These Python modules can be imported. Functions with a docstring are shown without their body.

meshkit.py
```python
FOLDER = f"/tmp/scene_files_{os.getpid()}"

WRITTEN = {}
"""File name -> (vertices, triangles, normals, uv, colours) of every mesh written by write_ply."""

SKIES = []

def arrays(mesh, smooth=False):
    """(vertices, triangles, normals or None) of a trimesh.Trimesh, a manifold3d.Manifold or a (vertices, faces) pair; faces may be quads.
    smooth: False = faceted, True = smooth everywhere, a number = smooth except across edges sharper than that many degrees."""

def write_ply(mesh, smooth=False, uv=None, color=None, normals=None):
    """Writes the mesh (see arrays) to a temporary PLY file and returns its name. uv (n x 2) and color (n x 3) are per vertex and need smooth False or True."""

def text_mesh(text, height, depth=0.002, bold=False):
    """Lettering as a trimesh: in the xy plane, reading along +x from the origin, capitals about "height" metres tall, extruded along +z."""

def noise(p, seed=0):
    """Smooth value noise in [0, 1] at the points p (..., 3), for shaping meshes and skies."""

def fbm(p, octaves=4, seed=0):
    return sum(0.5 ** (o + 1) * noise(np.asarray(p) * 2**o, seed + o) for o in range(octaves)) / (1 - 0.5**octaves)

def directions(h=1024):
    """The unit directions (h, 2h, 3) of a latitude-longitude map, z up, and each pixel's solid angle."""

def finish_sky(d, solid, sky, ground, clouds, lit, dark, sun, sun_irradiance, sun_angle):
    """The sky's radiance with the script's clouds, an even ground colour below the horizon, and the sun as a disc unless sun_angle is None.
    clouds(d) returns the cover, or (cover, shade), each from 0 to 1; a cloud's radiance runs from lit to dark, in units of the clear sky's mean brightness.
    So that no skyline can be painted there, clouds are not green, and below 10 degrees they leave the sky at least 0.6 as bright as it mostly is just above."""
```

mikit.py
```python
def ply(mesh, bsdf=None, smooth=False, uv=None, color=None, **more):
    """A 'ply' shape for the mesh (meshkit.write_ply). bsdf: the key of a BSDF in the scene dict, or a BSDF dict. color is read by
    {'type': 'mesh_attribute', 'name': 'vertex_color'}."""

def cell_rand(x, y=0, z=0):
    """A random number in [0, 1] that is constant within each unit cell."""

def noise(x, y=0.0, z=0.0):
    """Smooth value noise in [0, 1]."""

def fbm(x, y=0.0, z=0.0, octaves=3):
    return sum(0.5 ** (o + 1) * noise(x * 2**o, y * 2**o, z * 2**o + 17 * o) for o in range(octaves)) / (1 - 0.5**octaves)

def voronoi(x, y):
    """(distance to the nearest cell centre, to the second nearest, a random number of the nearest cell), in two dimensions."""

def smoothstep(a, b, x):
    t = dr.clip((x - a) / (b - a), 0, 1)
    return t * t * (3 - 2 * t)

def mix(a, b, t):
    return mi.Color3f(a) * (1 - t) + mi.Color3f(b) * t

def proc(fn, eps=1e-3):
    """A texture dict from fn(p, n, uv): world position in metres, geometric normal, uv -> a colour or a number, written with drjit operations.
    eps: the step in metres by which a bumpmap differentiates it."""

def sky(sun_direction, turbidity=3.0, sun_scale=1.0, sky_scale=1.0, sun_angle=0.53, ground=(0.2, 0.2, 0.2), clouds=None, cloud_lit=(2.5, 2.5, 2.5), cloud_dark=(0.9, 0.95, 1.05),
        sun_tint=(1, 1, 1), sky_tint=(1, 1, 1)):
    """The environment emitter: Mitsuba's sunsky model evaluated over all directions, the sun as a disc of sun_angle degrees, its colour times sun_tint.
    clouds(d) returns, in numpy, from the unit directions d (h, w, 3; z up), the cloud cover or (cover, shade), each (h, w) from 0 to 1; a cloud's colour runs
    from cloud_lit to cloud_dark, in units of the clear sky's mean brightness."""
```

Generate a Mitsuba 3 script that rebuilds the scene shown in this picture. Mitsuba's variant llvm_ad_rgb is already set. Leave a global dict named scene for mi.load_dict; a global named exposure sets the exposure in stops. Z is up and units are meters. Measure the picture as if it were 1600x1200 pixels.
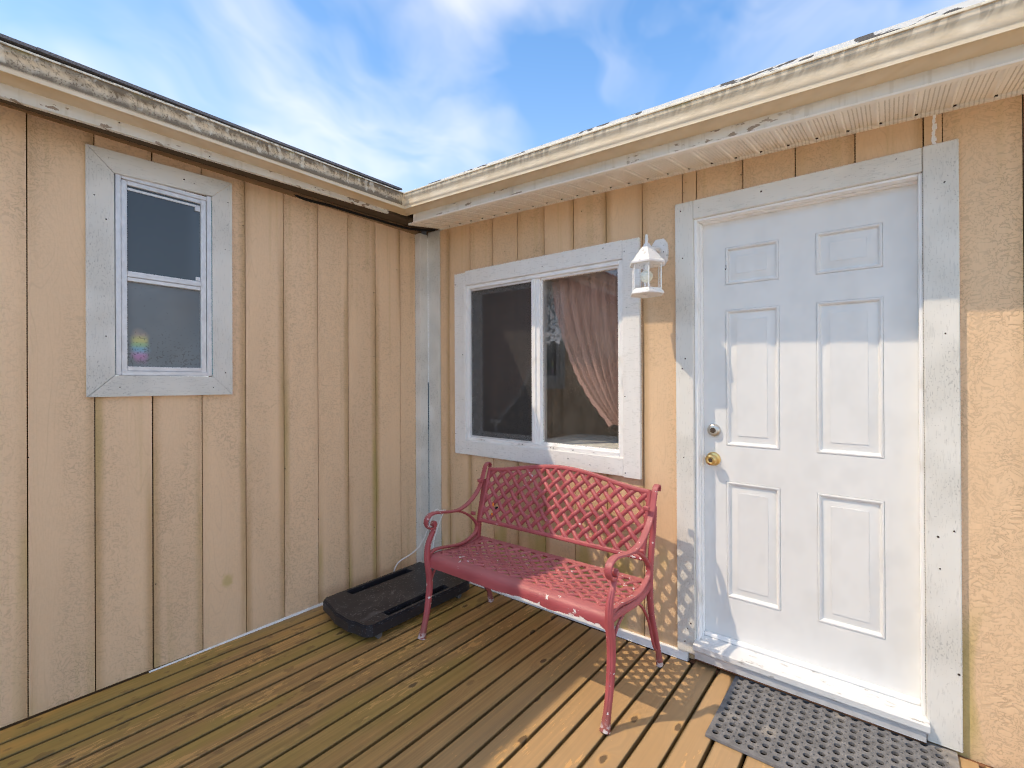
import math, random
import numpy as np, trimesh, manifold3d as m3
import drjit as dr
import mitsuba as mi
import mikit, meshkit
from mikit import noise, fbm, cell_rand, smoothstep, mix, voronoi
from shapely.geometry import Polygon, box as sbox, LineString
from shapely.ops import unary_union
random.seed(7); rng = np.random.default_rng(7)
T = mi.ScalarTransform4f
scene, labels = {}, {}

# ------------------------------------------------------------------ camera, sky, exposure
CAM = np.array([2.8347, -2.4263, 1.3949]); YAW, PIT, ROLL, F = -0.6769, .0023, -.0051, 734.16
fwd = np.array([math.sin(YAW) * math.cos(PIT), math.cos(YAW) * math.cos(PIT), math.sin(PIT)])
rt = np.array([math.cos(YAW), -math.sin(YAW), 0]); up = np.cross(rt, fwd)
up2 = -rt * math.sin(ROLL) + up * math.cos(ROLL)
scene['camera'] = {'type': 'perspective', 'fov': 2 * math.degrees(math.atan(800 / F)), 'fov_axis': 'x', 'near_clip': 0.02, 'far_clip': 500.0,
                   'to_world': T().look_at(origin=CAM.tolist(), target=(CAM + fwd).tolist(), up=up2.tolist())}


def clouds(d):
    z = np.maximum(d[..., 2], 0.02)
    q = np.stack([d[..., 0] / (z + .25), d[..., 1] / (z + .25)], -1)
    a = math.radians(CLOUD_TURN)
    u = q[..., 0] * math.cos(a) + q[..., 1] * math.sin(a) + CLOUD_U
    v = -q[..., 0] * math.sin(a) + q[..., 1] * math.cos(a) + CLOUD_V
    w = meshkit.fbm(np.stack([u * 2.2, v * 2.2, u * 0 + 3.3], -1), 4, 5) - .5
    n = meshkit.fbm(np.stack([u * 2.1 + w * 1.5, v * 2.9 + w * 1.9, u * 0 + .7], -1), 7, 11)
    big = meshkit.fbm(np.stack([u * .9, v * .9, u * 0], -1), 2, 23)
    c = np.clip((n - .385) / .34, 0, 1) ** 1.15 * np.clip((big - .40) / .16, 0, 1)
    low = np.clip(1 - z / .60, 0, 1) ** 1.4 * .44           # thin veil that thickens towards the horizon, all round
    return np.clip(1 - (1 - c * .85) * (1 - low), 0, 1), np.clip((.62 - n) * .4, 0, .25)


CLOUD_TURN, CLOUD_U, CLOUD_V = 100, 3.7, 5.8
SUN = (-.505, -.555, 1.0)
scene['sky'] = mikit.sky(SUN, turbidity=3.0, sun_scale=0.36, sky_scale=1.25, sun_angle=0.55, clouds=clouds, cloud_lit=(1.95, 1.86, 1.80), cloud_dark=(1.4, 1.4, 1.42),
                         sky_tint=(.76, .90, .96), sun_tint=(1, .97, .92), ground=(.4, .38, .33))
exposure = 2.58

# ------------------------------------------------------------------ mesh helpers
HULL = {}


def cbox(x0, x1, y0, y1, z0, z1, b=.002):
    """a box with chamfered edges"""
    if 'f' not in HULL:
        pts = np.array([[sx * (1 - .1 * (k != 0)), sy * (1 - .1 * (k != 1)), sz * (1 - .1 * (k != 2))] for sx in (-1, 1) for sy in (-1, 1) for sz in (-1, 1) for k in range(3)])
        h = trimesh.convex.convex_hull(pts)
        order = [int(np.argmin(((pts - v) ** 2).sum(1))) for v in h.vertices]
        HULL['f'] = np.array(order)[h.faces]
        HULL['k'] = [(sx, sy, sz, k) for sx in (-1, 1) for sy in (-1, 1) for sz in (-1, 1) for k in range(3)]
    h = np.array([x1 - x0, y1 - y0, z1 - z0]) / 2; c = np.array([x1 + x0, y1 + y0, z1 + z0]) / 2
    b = min(b, h.min() * .8)
    v = np.array([[s[a] * (h[a] - (b if k != a else 0)) for a in range(3)] for *s, k in HULL['k']]) + c
    return trimesh.Trimesh(v, HULL['f'], process=False)


def cat(ms):
    return trimesh.util.concatenate(ms)


def extrude(poly, t, axis='y', at=0.0):
    """extrude a polygon; axis 'y': polygon in (x, z), from y=at to y=at+t; 'x': polygon in (y, z); 'z': polygon in (x, y)"""
    out = []
    for g in getattr(poly, 'geoms', [poly]):
        if g.area < 1e-7: continue
        m = trimesh.creation.extrude_polygon(g, t, engine='earcut')
        v = m.vertices.copy(); f = m.faces
        if axis == 'y':
            v = np.stack([v[:, 0], v[:, 2] + at, v[:, 1]], 1); f = f[:, ::-1]
        elif axis == 'x':
            v = np.stack([v[:, 2] + at, v[:, 0], v[:, 1]], 1)
        else:
            v = v + [0, 0, at]
        out.append(trimesh.Trimesh(v, f, process=False))
    return cat(out)


def sweep(path, prof, N=None, axis=None, scale=None, cap=True):
    """sweep a closed 2-D profile (b, n) along a path; N: surface normals per point, or axis: constant binormal"""
    P = np.asarray(path, float); prof = np.asarray(prof, float); k = len(prof)
    t = np.gradient(P, axis=0); t /= np.linalg.norm(t, axis=1, keepdims=True) + 1e-12
    if axis is not None:
        b = np.tile(np.asarray(axis, float), (len(P), 1)); n = np.cross(b, t)
    else:
        N = np.broadcast_to(np.asarray(N, float), P.shape); b = np.cross(t, N); b /= np.linalg.norm(b, axis=1, keepdims=True) + 1e-12; n = np.cross(b, t)
    n /= np.linalg.norm(n, axis=1, keepdims=True) + 1e-12
    s = np.ones(len(P)) if scale is None else np.asarray(scale, float)
    v = (P[:, None] + s[:, None, None] * (prof[None, :, :1] * b[:, None] + prof[None, :, 1:] * n[:, None])).reshape(-1, 3)
    f = []
    for i in range(len(P) - 1):
        for j in range(k):
            a, c = i * k + j, i * k + (j + 1) % k
            f += [[a, c, a + k], [c, c + k, a + k]]
    v = list(v)
    if cap:
        for e, o in ((0, 1), (len(P) - 1, 0)):
            v.append(P[e]); c = len(v) - 1
            for j in range(k):
                a, d = e * k + j, e * k + (j + 1) % k
                f.append([c, d, a] if o else [c, a, d])
    m = trimesh.Trimesh(np.array(v), np.array(f), process=False)
    if m.volume < 0: m.invert()
    return m


def rrect(w, h, r=.3, n=2):
    """rounded rectangle profile"""
    r = min(w, h) * r; out = []
    for cx, cy, a0 in ((1, 1, 0), (-1, 1, 90), (-1, -1, 180), (1, -1, 270)):
        for i in range(n + 1):
            a = math.radians(a0 + 90 * i / n)
            out.append([cx * (w / 2 - r) + r * math.cos(a), cy * (h / 2 - r) + r * math.sin(a)])
    return np.array(out)


def circ(r, n=8):
    a = np.arange(n) * 2 * math.pi / n
    return np.stack([r * np.cos(a), r * np.sin(a)], 1)


def spline(pts, n=60):
    P = np.asarray(pts, float)
    d = np.r_[0, np.cumsum(np.linalg.norm(np.diff(P, axis=0), axis=1))]
    from scipy.interpolate import PchipInterpolator, CubicSpline
    s = np.linspace(0, d[-1], n)
    return np.stack([CubicSpline(d, P[:, i])(s) for i in range(P.shape[1])], 1)


def tube(pts, r, n=40, k=8, smooth=True):
    P = spline(pts, n) if smooth else np.asarray(pts, float)
    t = np.gradient(P, axis=0); ref = np.array([.31, .2, .93])
    return sweep(P, circ(r, k), N=np.cross(t, ref) / (np.linalg.norm(np.cross(t, ref), axis=1, keepdims=True) + 1e-9))


def lathe(prof, n=24):
    """revolve (r, z) points about z"""
    return trimesh.creation.revolve(np.array(prof), sections=n)


def xf(m, rot=None, at=(0, 0, 0)):
    m = m.copy()
    if rot is not None: m.apply_transform(trimesh.transformations.rotation_matrix(*rot))
    m.apply_translation(at); return m


COUNT = {}


def put(key, mesh, bsdf, smooth=False, sag=False, **kw):
    """one entry of the scene; a repeated key takes a number. sag: the right wing leans by 13 mm per metre"""
    k = key; i = 0
    while k in scene:
        i += 1; k = f'{key}_{i:03d}'
    if sag:
        mesh = mesh.copy(); v = mesh.vertices.copy(); v[:, 2] -= .013 * v[:, 0]
        mesh = trimesh.Trimesh(v, mesh.faces, process=False)
    scene[k] = mikit.ply(mesh, bsdf, smooth=smooth, **kw)
    return k


def tag(key, label=None, cat=None, group=None, kind=None):
    labels[key] = {a: b for a, b in (('label', label), ('category', cat), ('group', group), ('kind', kind)) if b}


# ------------------------------------------------------------------ materials
def mat(name, color, rough=.6, spec=.4, metallic=0., bump=None, bscale=1., beps=1e-3, two=False, **kw):
    d = {'type': 'principled', 'base_color': color if isinstance(color, dict) else {'type': 'rgb', 'value': list(color)},
         'roughness': rough if isinstance(rough, dict) else float(rough), 'metallic': float(metallic), 'specular': float(spec), **kw}
    if bump is not None:
        d = {'type': 'bumpmap', 'arbitrary': mikit.proc(bump, beps), 'scale': float(bscale), 'bsdf': d}
    scene[name] = {'type': 'twosided', 'bsdf': d} if two else d


C3 = lambda r, g, b: mi.Color3f(r, g, b)
ABS = lambda x: dr.abs(x)


def wall_coord(p, n):
    left = (p.x < .07) & (p.y < -.03)
    a = dr.select(left, p.y + 1.0845, p.x - dr.select(p.x > 2.971, 2.996, dr.select(p.x > 2.047, 2.082, .505)))
    return left, a / .2155


def siding_relief(p):
    """embossed wood grain: curling growth lines, short cross chatter"""
    left, a = wall_coord(p, None)
    k = dr.floor(a); r = cell_rand(k, 3)
    s = a * .2155
    g = fbm(s * 6 + r * 40, p.z * .9 + r * 17, 1.5, 3)
    w = s * 46 + g * 26
    w = ABS(w - dr.floor(w) - .5) * 2
    cath = smoothstep(.45, .70, noise(s * 6 + r * 9, p.z * 1.4 + r * 31))
    ch = fbm(s * 95 + 3 * noise(s * 40, p.z * 40), p.z * 105 + 5 * noise(s * 22 + r * 5, p.z * 12), r * 7, 2)
    crease = dr.maximum(smoothstep(.84, 1.0, w) * cath * .55, smoothstep(.075, .02, ABS(ch - .5)) * (1 - .8 * cath))
    fine = noise(s * 300, p.z * 60, 3.)
    return 1 - crease * (.45 + .55 * noise(s * 20, p.z * 8, 2.)) - .22 * fine


def siding_bump(p, n, uv):
    return siding_relief(p)


def siding_color(p, n, uv):
    left, a = wall_coord(p, n)
    k = dr.floor(a); r = cell_rand(k, 5); e = a - k
    s = a * .2155
    d = dr.minimum(e, 1 - e)
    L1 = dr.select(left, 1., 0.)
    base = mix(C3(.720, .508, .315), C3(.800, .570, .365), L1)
    base *= .96 + .06 * r + .12 * (fbm(s * 3 + 7 * r, p.z * 1.1, 2., 3) - .5)
    blot = fbm(s * 5 + r * 31, p.z * .8 + 5, 4., 3)
    side = dr.select(e < .5, noise(r * 91, p.z * .7, 1.), noise(r * 57, p.z * .7, 9.))
    stain = smoothstep(.22, .01, d) * smoothstep(.22, .62, side * .7 + .3 * blot)
    base = mix(base, C3(.46, .29, .135), stain * .74)
    st = fbm(s * 26, p.z * .8, 9., 3)
    base = mix(base, C3(.52, .38, .18), smoothstep(.60, .80, st) * .22)
    # shade in the hollows of the embossing, put into the colour
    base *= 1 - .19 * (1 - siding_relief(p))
    # algae, mostly beside the grooves and low on the sunny wall
    al = fbm(s * 8 + 2 + r * 9, p.z * 1.6, 12., 3)
    alg = smoothstep(.50, .72, al) * (.9 * stain * smoothstep(1.7, .9, p.z) * L1 + (1 - L1) * smoothstep(.62, .38, p.z) * smoothstep(.44, .60, al))
    base = mix(base, C3(.42, .34, .10), dr.clip(alg, 0, 1) * .7)
    q = dr.sqrt(dr.square(p.y + 1.395) + dr.square((p.z - .330) * .75)) + .018 * (fbm(p.y * 60, p.z * 60, 3., 2) - .5)
    base = mix(base, C3(.45, .36, .10), smoothstep(.040, .008, q) * L1 * .55)
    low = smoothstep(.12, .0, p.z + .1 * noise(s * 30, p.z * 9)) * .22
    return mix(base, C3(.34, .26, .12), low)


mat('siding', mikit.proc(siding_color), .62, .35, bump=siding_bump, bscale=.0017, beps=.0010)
mat('groove', (.20, .125, .065), .9, .1)


def trim_along(p, n):
    return 0


def trim_color(p, n, uv):
    u = p.x + p.y
    a = noise(u * 300, p.z * 28, 1.); b = noise(u * 28, p.z * 300, 2.)
    vert = cell_rand(1, 1) * 0 + 1
    big = fbm(u * 5, p.z * 5, 7., 3)
    wood = smoothstep(.60, .86, fbm(u * 260, p.z * 40, 3., 2) + .25 * (big - .5))
    spk = smoothstep(.80, .92, noise(u * 330, p.z * 150, 6.) * .75 + .36 * big)
    base = mix(C3(.70, .69, .645), C3(.60, .59, .545), smoothstep(.3, .7, big))
    base = mix(base, C3(.48, .48, .45), wood * .40)
    base = mix(base, C3(.30, .30, .28), spk * .5)
    return base


def trim_bump(p, n, uv):
    u = p.x + p.y
    return fbm(u * 260, p.z * 40, 3., 2) + .4 * noise(u * 30, p.z * 60, 2.)


def htrim_bump(p, n, uv):
    u = p.x + p.y
    return fbm(u * 40, p.z * 260, 3., 2) + .4 * noise(u * 60, p.z * 30, 2.)


def htrim_color(p, n, uv):
    u = p.x + p.y
    big = fbm(u * 5, p.z * 5, 7., 3)
    wood = smoothstep(.60, .86, fbm(u * 40, p.z * 260, 3., 2) + .25 * (big - .5))
    spk = smoothstep(.80, .92, noise(u * 150, p.z * 330, 6.) * .75 + .36 * big)
    base = mix(C3(.70, .69, .645), C3(.60, .59, .545), smoothstep(.3, .7, big))
    base = mix(base, C3(.48, .48, .45), wood * .40)
    return mix(base, C3(.30, .30, .28), spk * .45)


mat('trim_paint', mikit.proc(trim_color), .65, .3, bump=trim_bump, bscale=.0012)
mat('trim_paint_flat', mikit.proc(htrim_color), .65, .3, bump=htrim_bump, bscale=.0012)
mat('window_paint', mikit.proc(lambda p, n, uv: C3(.76, .75, .725) * (.93 + .1 * fbm(p.x * 40, p.z * 7, p.y * 20, 2)) * (1 - .10 * smoothstep(.66, .85, noise(p.x * 70, p.z * 190, 2.)))), .55, .35,
    bump=lambda p, n, uv: fbm(p.x * 120, p.z * 120, p.y * 60, 2), bscale=.0005)
mat('white_vinyl', mikit.proc(lambda p, n, uv: mix(C3(.80, .805, .80), C3(.52, .49, .42), .45 * smoothstep(.55, .85, fbm(p.x * 13, p.z * 13, p.y * 13, 3)))), .4, .45)
mat('door_paint', mikit.proc(lambda p, n, uv: C3(.715, .72, .71) * (.96 + .05 * fbm(p.x * 6, p.z * 3, 1., 3)) * (1 - .05 * smoothstep(.4, .8, fbm(p.x * 14, p.z * 9, 4., 3)))), .36, .45,
    bump=lambda p, n, uv: fbm(p.x * 260, p.z * 35, 1., 2), bscale=.00004)
mat('aluminium', mikit.proc(lambda p, n, uv: C3(.72, .72, .73) * (.75 + .3 * fbm(p.x * 25, p.z * 40, p.y * 40, 3))), .42, .5, metallic=.35)
mat('aluminium_dull', (.42, .42, .40), .5, .4)
mat('sill_metal', mikit.proc(lambda p, n, uv: mix(C3(.72, .73, .735), C3(.30, .28, .25), smoothstep(.62, .8, fbm(p.x * 24, p.y * 60, p.z * 60, 3)) * .7)), .4, .5, metallic=.2)


def gutter_color(p, n, uv):
    left = p.y < -.46
    a = p.x + p.y
    t = dr.select(left, p.z - (2.5759 + .0133 * p.y), p.z - (2.5848 - .051 * p.x)) / .10      # 0 at the bottom, 1 at the lip
    L1 = dr.select(left, 1., 0.)
    wob = a + .02 * (fbm(a * 9, t * 4, 3., 2) - .5)
    big = fbm(a * 2.2, t * .6, 8., 3)
    blot = fbm(wob * 17, t * 2.6, 2., 5)                    # cloudy blotches
    run = fbm(wob * 75, t * .9, 12., 3)                     # short runs below the lip
    fine = fbm(a * 210, t * 16, 5., 3)
    base = mix(C3(.64, .52, .35), C3(.71, .62, .48), blot)
    top = smoothstep(.52, .90, t + .34 * (run - .5) + .10 * (big - .5)) * smoothstep(1.0, .93, t)
    low = smoothstep(.13, .22, t) * smoothstep(.60, .24, t + .28 * (blot - .5))
    k = dr.select(left, top * .75 + low * .80, top * .38 * smoothstep(.40, .62, run + .25 * (big - .5)) + low * .30)
    k = k * (.45 + 1.0 * big) + L1 * (.34 * smoothstep(.46, .66, blot) * smoothstep(.18, .26, t) + .35 * smoothstep(.55, .72, fine) * smoothstep(.18, .25, t))
    base = mix(base, C3(.115, .078, .042), dr.clip(k * dr.select(left, 1.25, 1.), 0, .90))
    pale = smoothstep(.60, .72, fbm(wob * 40, t * 1.4, 31., 3)) * smoothstep(.25, .4, t) * L1
    base = mix(base, C3(.72, .66, .53), pale * .55)
    moss = smoothstep(.58, .74, fbm(a * 14, t * 2, 21., 3)) * smoothstep(.72, .92, t)
    base = mix(base, C3(.25, .22, .05), moss * .45)
    lip = smoothstep(.90, .94, t)
    base = mix(base, mix(C3(.74, .68, .55), C3(.25, .21, .15), .8 * smoothstep(.56, .68, fbm(a * 60, t * 9, 3., 3)) * (.35 + .65 * L1)), lip)
    under = smoothstep(.03, -.02, t)
    return mix(base, C3(.60, .47, .28) * (.9 + .2 * fbm(a * 5, p.x * 20, 3., 2)), under)


mat('gutter_paint', mikit.proc(gutter_color), .5, .4)


def fascia_color(p, n, uv):
    a = p.x + p.y
    base = C3(.70, .71, .68) * (.88 + .2 * fbm(a * 5, p.z * 30, 1., 3))
    peel = smoothstep(.70, .75, fbm(a * 26, p.z * 62 + 3, 5., 4) + .10 * smoothstep(.55, .8, noise(a * 2.3, 4., 4.)))
    base = mix(base, C3(.20, .13, .08), peel * .8 * smoothstep(.45, .62, fbm(a * 1.7 + 3, p.z * 2, 9., 2)))
    streak = smoothstep(.55, .8, fbm(a * 60, p.z * 6, 8., 3))
    return mix(base, C3(.50, .47, .40), streak * .35)


mat('fascia_paint', mikit.proc(fascia_color), .6, .35, bump=lambda p, n, uv: fbm((p.x + p.y) * 60, p.z * 90 + 3, 5., 3), bscale=.0008)
mat('drip_edge', mikit.proc(lambda p, n, uv: mix(C3(.74, .73, .70), C3(.06, .05, .045), smoothstep(.66, .70, fbm(p.x * 18, p.z * 90, 4., 3) + .08 * (fbm(p.x * 2.1, 2., 2., 2) - .4)) * .9)), .6, .3)
def soffit_color(p, n, uv):
    q = (p.x - .209) / .1083; q = (q - dr.floor(q)) * .1083
    rib = (q - .0165) / .013; rib = rib - dr.floor(rib)
    line = smoothstep(.22, .12, ABS(rib - .16)) * smoothstep(.012, .016, q) * smoothstep(.090, .086, q)
    base = C3(.86, .83, .76) * (.93 + .1 * fbm(p.x * 9, p.y * 9, 1., 2))
    return mix(base, C3(.50, .46, .39), (line * .55 + .5 * smoothstep(.006, .001, q)) * smoothstep(-.32, -.30, p.y))      # shade of ribs and panel joints painted into the colour


mat('soffit_vinyl', mikit.proc(soffit_color), .5, .4)
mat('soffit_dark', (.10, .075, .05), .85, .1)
mat('tan_strip', (.36, .225, .125), .7, .2)
mat('felt', (.028, .026, .026), .9, .1)
mat('shingle', mikit.proc(lambda p, n, uv: C3(.17, .16, .17) * (.6 + .9 * noise(p.x * 420, p.y * 420, p.z * 420))), .95, .1, bump=lambda p, n, uv: noise(p.x * 420, p.y * 420, p.z * 420), bscale=.0015)
mat('dark', (.012, .011, .01), .9, .1)


# deck boards, grain along y
def deck_common(p):
    k = dr.floor(p.x / .1145); r = cell_rand(k, 11); u = p.x / .1145 - k
    # knots
    d1, d2, w = voronoi(p.x / .1145 * 1.0 + .5 * r, p.y * 4.2 + 9 * r)
    on = smoothstep(.115, .110, w)
    kn = d1 * (1.0)
    return k, r, u, kn, on


def deck_color(p, n, uv):
    k, r, u, kn, on = deck_common(p)
    warp = .45 * smoothstep(.5, .1, kn) * on
    g = fbm(p.x * 110 + warp * 9 + r * 60, p.y * 1.6 + r * 9, 2., 4)
    lines = fbm(p.x * 240 + r * 7 + warp * 22, p.y * 3.2, 5., 2)
    tone = cell_rand(k, 21)
    base = mix(C3(.235, .150, .066), C3(.180, .120, .060), tone)
    base = mix(base, C3(.275, .182, .080), smoothstep(.40, .85, g) * .8)
    base = mix(base, C3(.150, .100, .050), smoothstep(.46, .26, g) * .4)
    base *= .88 + .24 * lines
    blot = fbm(p.x * 12 + r * 30, p.y * 5, 14., 4)
    base *= .86 + .28 * blot
    green = smoothstep(.44, .80, fbm(p.x * 7, p.y * 2.4, 17., 3) + .20 * smoothstep(.9, .1, p.x) + .12 * smoothstep(-.9, -.1, p.y)) * smoothstep(2.3, .6, p.x)
    base = mix(base, C3(.185, .150, .042), green * .6)
    orange = smoothstep(.50, .72, fbm(p.x * 6 + 4, p.y * 1.2, 27., 3)) * smoothstep(.55, .1, p.x)
    base = mix(base, C3(.32, .195, .060), orange * .6)
    grey = smoothstep(1.2, 1.9, p.x)
    base = mix(base, C3(.245, .185, .127), grey * .75)
    dark = smoothstep(.66, .74, fbm(p.x * 28, p.y * 13, 41., 3) - .03 + .05 * smoothstep(.6, .1, p.x))
    base = mix(base, C3(.075, .052, .032), dark * .45 * smoothstep(1.4, .7, p.x))
    scuff = smoothstep(.665, .735, fbm(p.x * 130, p.y * 22, 31., 4) * .72 + .75 * (fbm(p.x * 6.5 + 1, p.y * 2.6, 33., 2) - .40))
    base = mix(base, C3(.44, .28, .12), scuff * .42)
    edge = smoothstep(.115, .055, dr.minimum(u, 1 - u))
    base = mix(base, C3(.050, .040, .018), edge * .8)
    kn = kn + .05 * (fbm(p.x * 90, p.y * 60, 3., 2) - .5)
    ring = on * smoothstep(.13, .07, kn); halo = on * smoothstep(.24, .13, kn) * (1 - ring)
    base = mix(base, C3(.30, .20, .09), halo * .4)
    base = mix(base, C3(.050, .038, .028), ring * .8)
    return base * C3(1.80, 1.60, 1.25)


def deck_bump(p, n, uv):
    k, r, u, kn, on = deck_common(p)
    warp = .45 * smoothstep(.5, .1, kn) * on
    return fbm(p.x * 150 + r * 60 + warp * 14, p.y * 2.2 + r * 9, 2., 3) + .35 * noise(p.x * 25, p.y * 12, 4.)


mat('deck_wood', mikit.proc(deck_color), mikit.proc(lambda p, n, uv: .34 + .3 * fbm(p.x * 9, p.y * 4, 3., 2)), .45, bump=deck_bump, bscale=.0016)
mat('rim_wood', mikit.proc(lambda p, n, uv: mix(C3(.24, .11, .055), C3(.07, .04, .025), smoothstep(.35, .7, fbm(p.x * 12, p.y * 60, p.z * 60, 3)))), .8, .2)


def bench_color(p, n, uv):
    ht = fbm(p.x * 7, p.y * 7, p.z * 7, 3)
    base = mix(C3(.400, .088, .098), C3(.325, .064, .074), smoothstep(.3, .7, ht))
    pale_top = smoothstep(.2, .95, n.z) * smoothstep(.47, .40, p.z) * smoothstep(.37, .39, p.z)  # paler pink on faces that point up
    pale_top = dr.maximum(pale_top, smoothstep(.3, .95, n.z) * .55)
    base = mix(base, C3(.49, .215, .205), pale_top * .75)
    brown = smoothstep(.17, .02, p.z) * .65
    base = mix(base, C3(.25, .10, .075), brown)
    chip = smoothstep(.80, .815, fbm(p.x * 55, p.y * 55, p.z * 55, 4) + .13 * smoothstep(.55, .85, noise(p.x * 6, p.y * 6, p.z * 6)))
    foot = smoothstep(.05, .01, p.z) * smoothstep(.42, .55, fbm(p.x * 70, p.y * 70, p.z * 70, 2)) * .7
    # worn lower edge of the front apron
    f = fbm(p.x * 13, p.z * 40, 2., 4)
    apron = smoothstep(-.655, -.660, p.y) * smoothstep(.47, .46, p.z) * smoothstep(.375, .380, p.z) * smoothstep(1.918, 1.912, p.x) * smoothstep(-.6835, -.6825, p.y)
    lim = .383 + .016 * smoothstep(1.30, 1.50, p.x) * (f * 2.4 - .6) + .022 * smoothstep(1.66, 1.78, p.x) * smoothstep(1.915, 1.84, p.x) * (f * 2.2 - .2)
    worn = apron * smoothstep(.0015, -.0015, p.z - lim) * smoothstep(1.26, 1.36, p.x)
    w = dr.clip(dr.maximum(chip * .85, dr.maximum(worn, foot)), 0, 1)
    return mix(base, C3(.70, .68, .66), w)


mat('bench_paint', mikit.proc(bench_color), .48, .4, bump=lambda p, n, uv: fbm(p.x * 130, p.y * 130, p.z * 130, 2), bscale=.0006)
mat('black_plastic', mikit.proc(lambda p, n, uv: mix(C3(.020, .021, .027), C3(.050, .047, .050), smoothstep(.5, .8, fbm(p.x * 11, p.y * 7, p.z * 11, 4)) * .6) + C3(.07, .07, .07) * smoothstep(.80, .86, noise(p.x * 160, p.y * 90, p.z * 160)) + C3(.05, .05, .05) * smoothstep(.04, .015, ABS(fbm(p.x * 6, p.y * 2.2, 5., 2) - .52)) * smoothstep(.5, .7, noise(p.x * 9, p.y * 7, 3.)) * smoothstep(.5, .9, n.z)), .42, .45,
    bump=lambda p, n, uv: noise(p.x * 300, p.y * 300, p.z * 300), bscale=.0003)
mat('caster_grey', (.12, .12, .12), .5, .4)
mat('mat_rubber', mikit.proc(lambda p, n, uv: C3(.165, .165, .17) * (.6 + .75 * fbm(p.x * 45, p.y * 45, 2., 3)) + C3(.12, .10, .07) * smoothstep(.6, .8, fbm(p.x * 9, p.y * 9, 6., 3))), .7, .3, bump=lambda p, n, uv: noise(p.x * 500, p.y * 500, 1.), bscale=.0006)
mat('brass', (.72, .50, .20), .22, .5, metallic=1.)
mat('nickel', (.56, .53, .48), .26, .5, metallic=1.)
mat('key_dark', (.10, .07, .05), .35, .5, metallic=.6)
mat('nail', (.045, .035, .03), .7, .2)
mat('lamp_paint', mikit.proc(lambda p, n, uv: mix(C3(.72, .72, .72), C3(.34, .33, .32), smoothstep(.62, .78, fbm(p.x * 75, p.y * 75, p.z * 75, 3)) * .7)), .45, .4)
mat('bulb_glass', (.72, .70, .56), .25, .5)
mat('cord_white', (.80, .80, .80), .4, .4)
mat('caulk', (.80, .81, .82), .5, .4)
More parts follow.
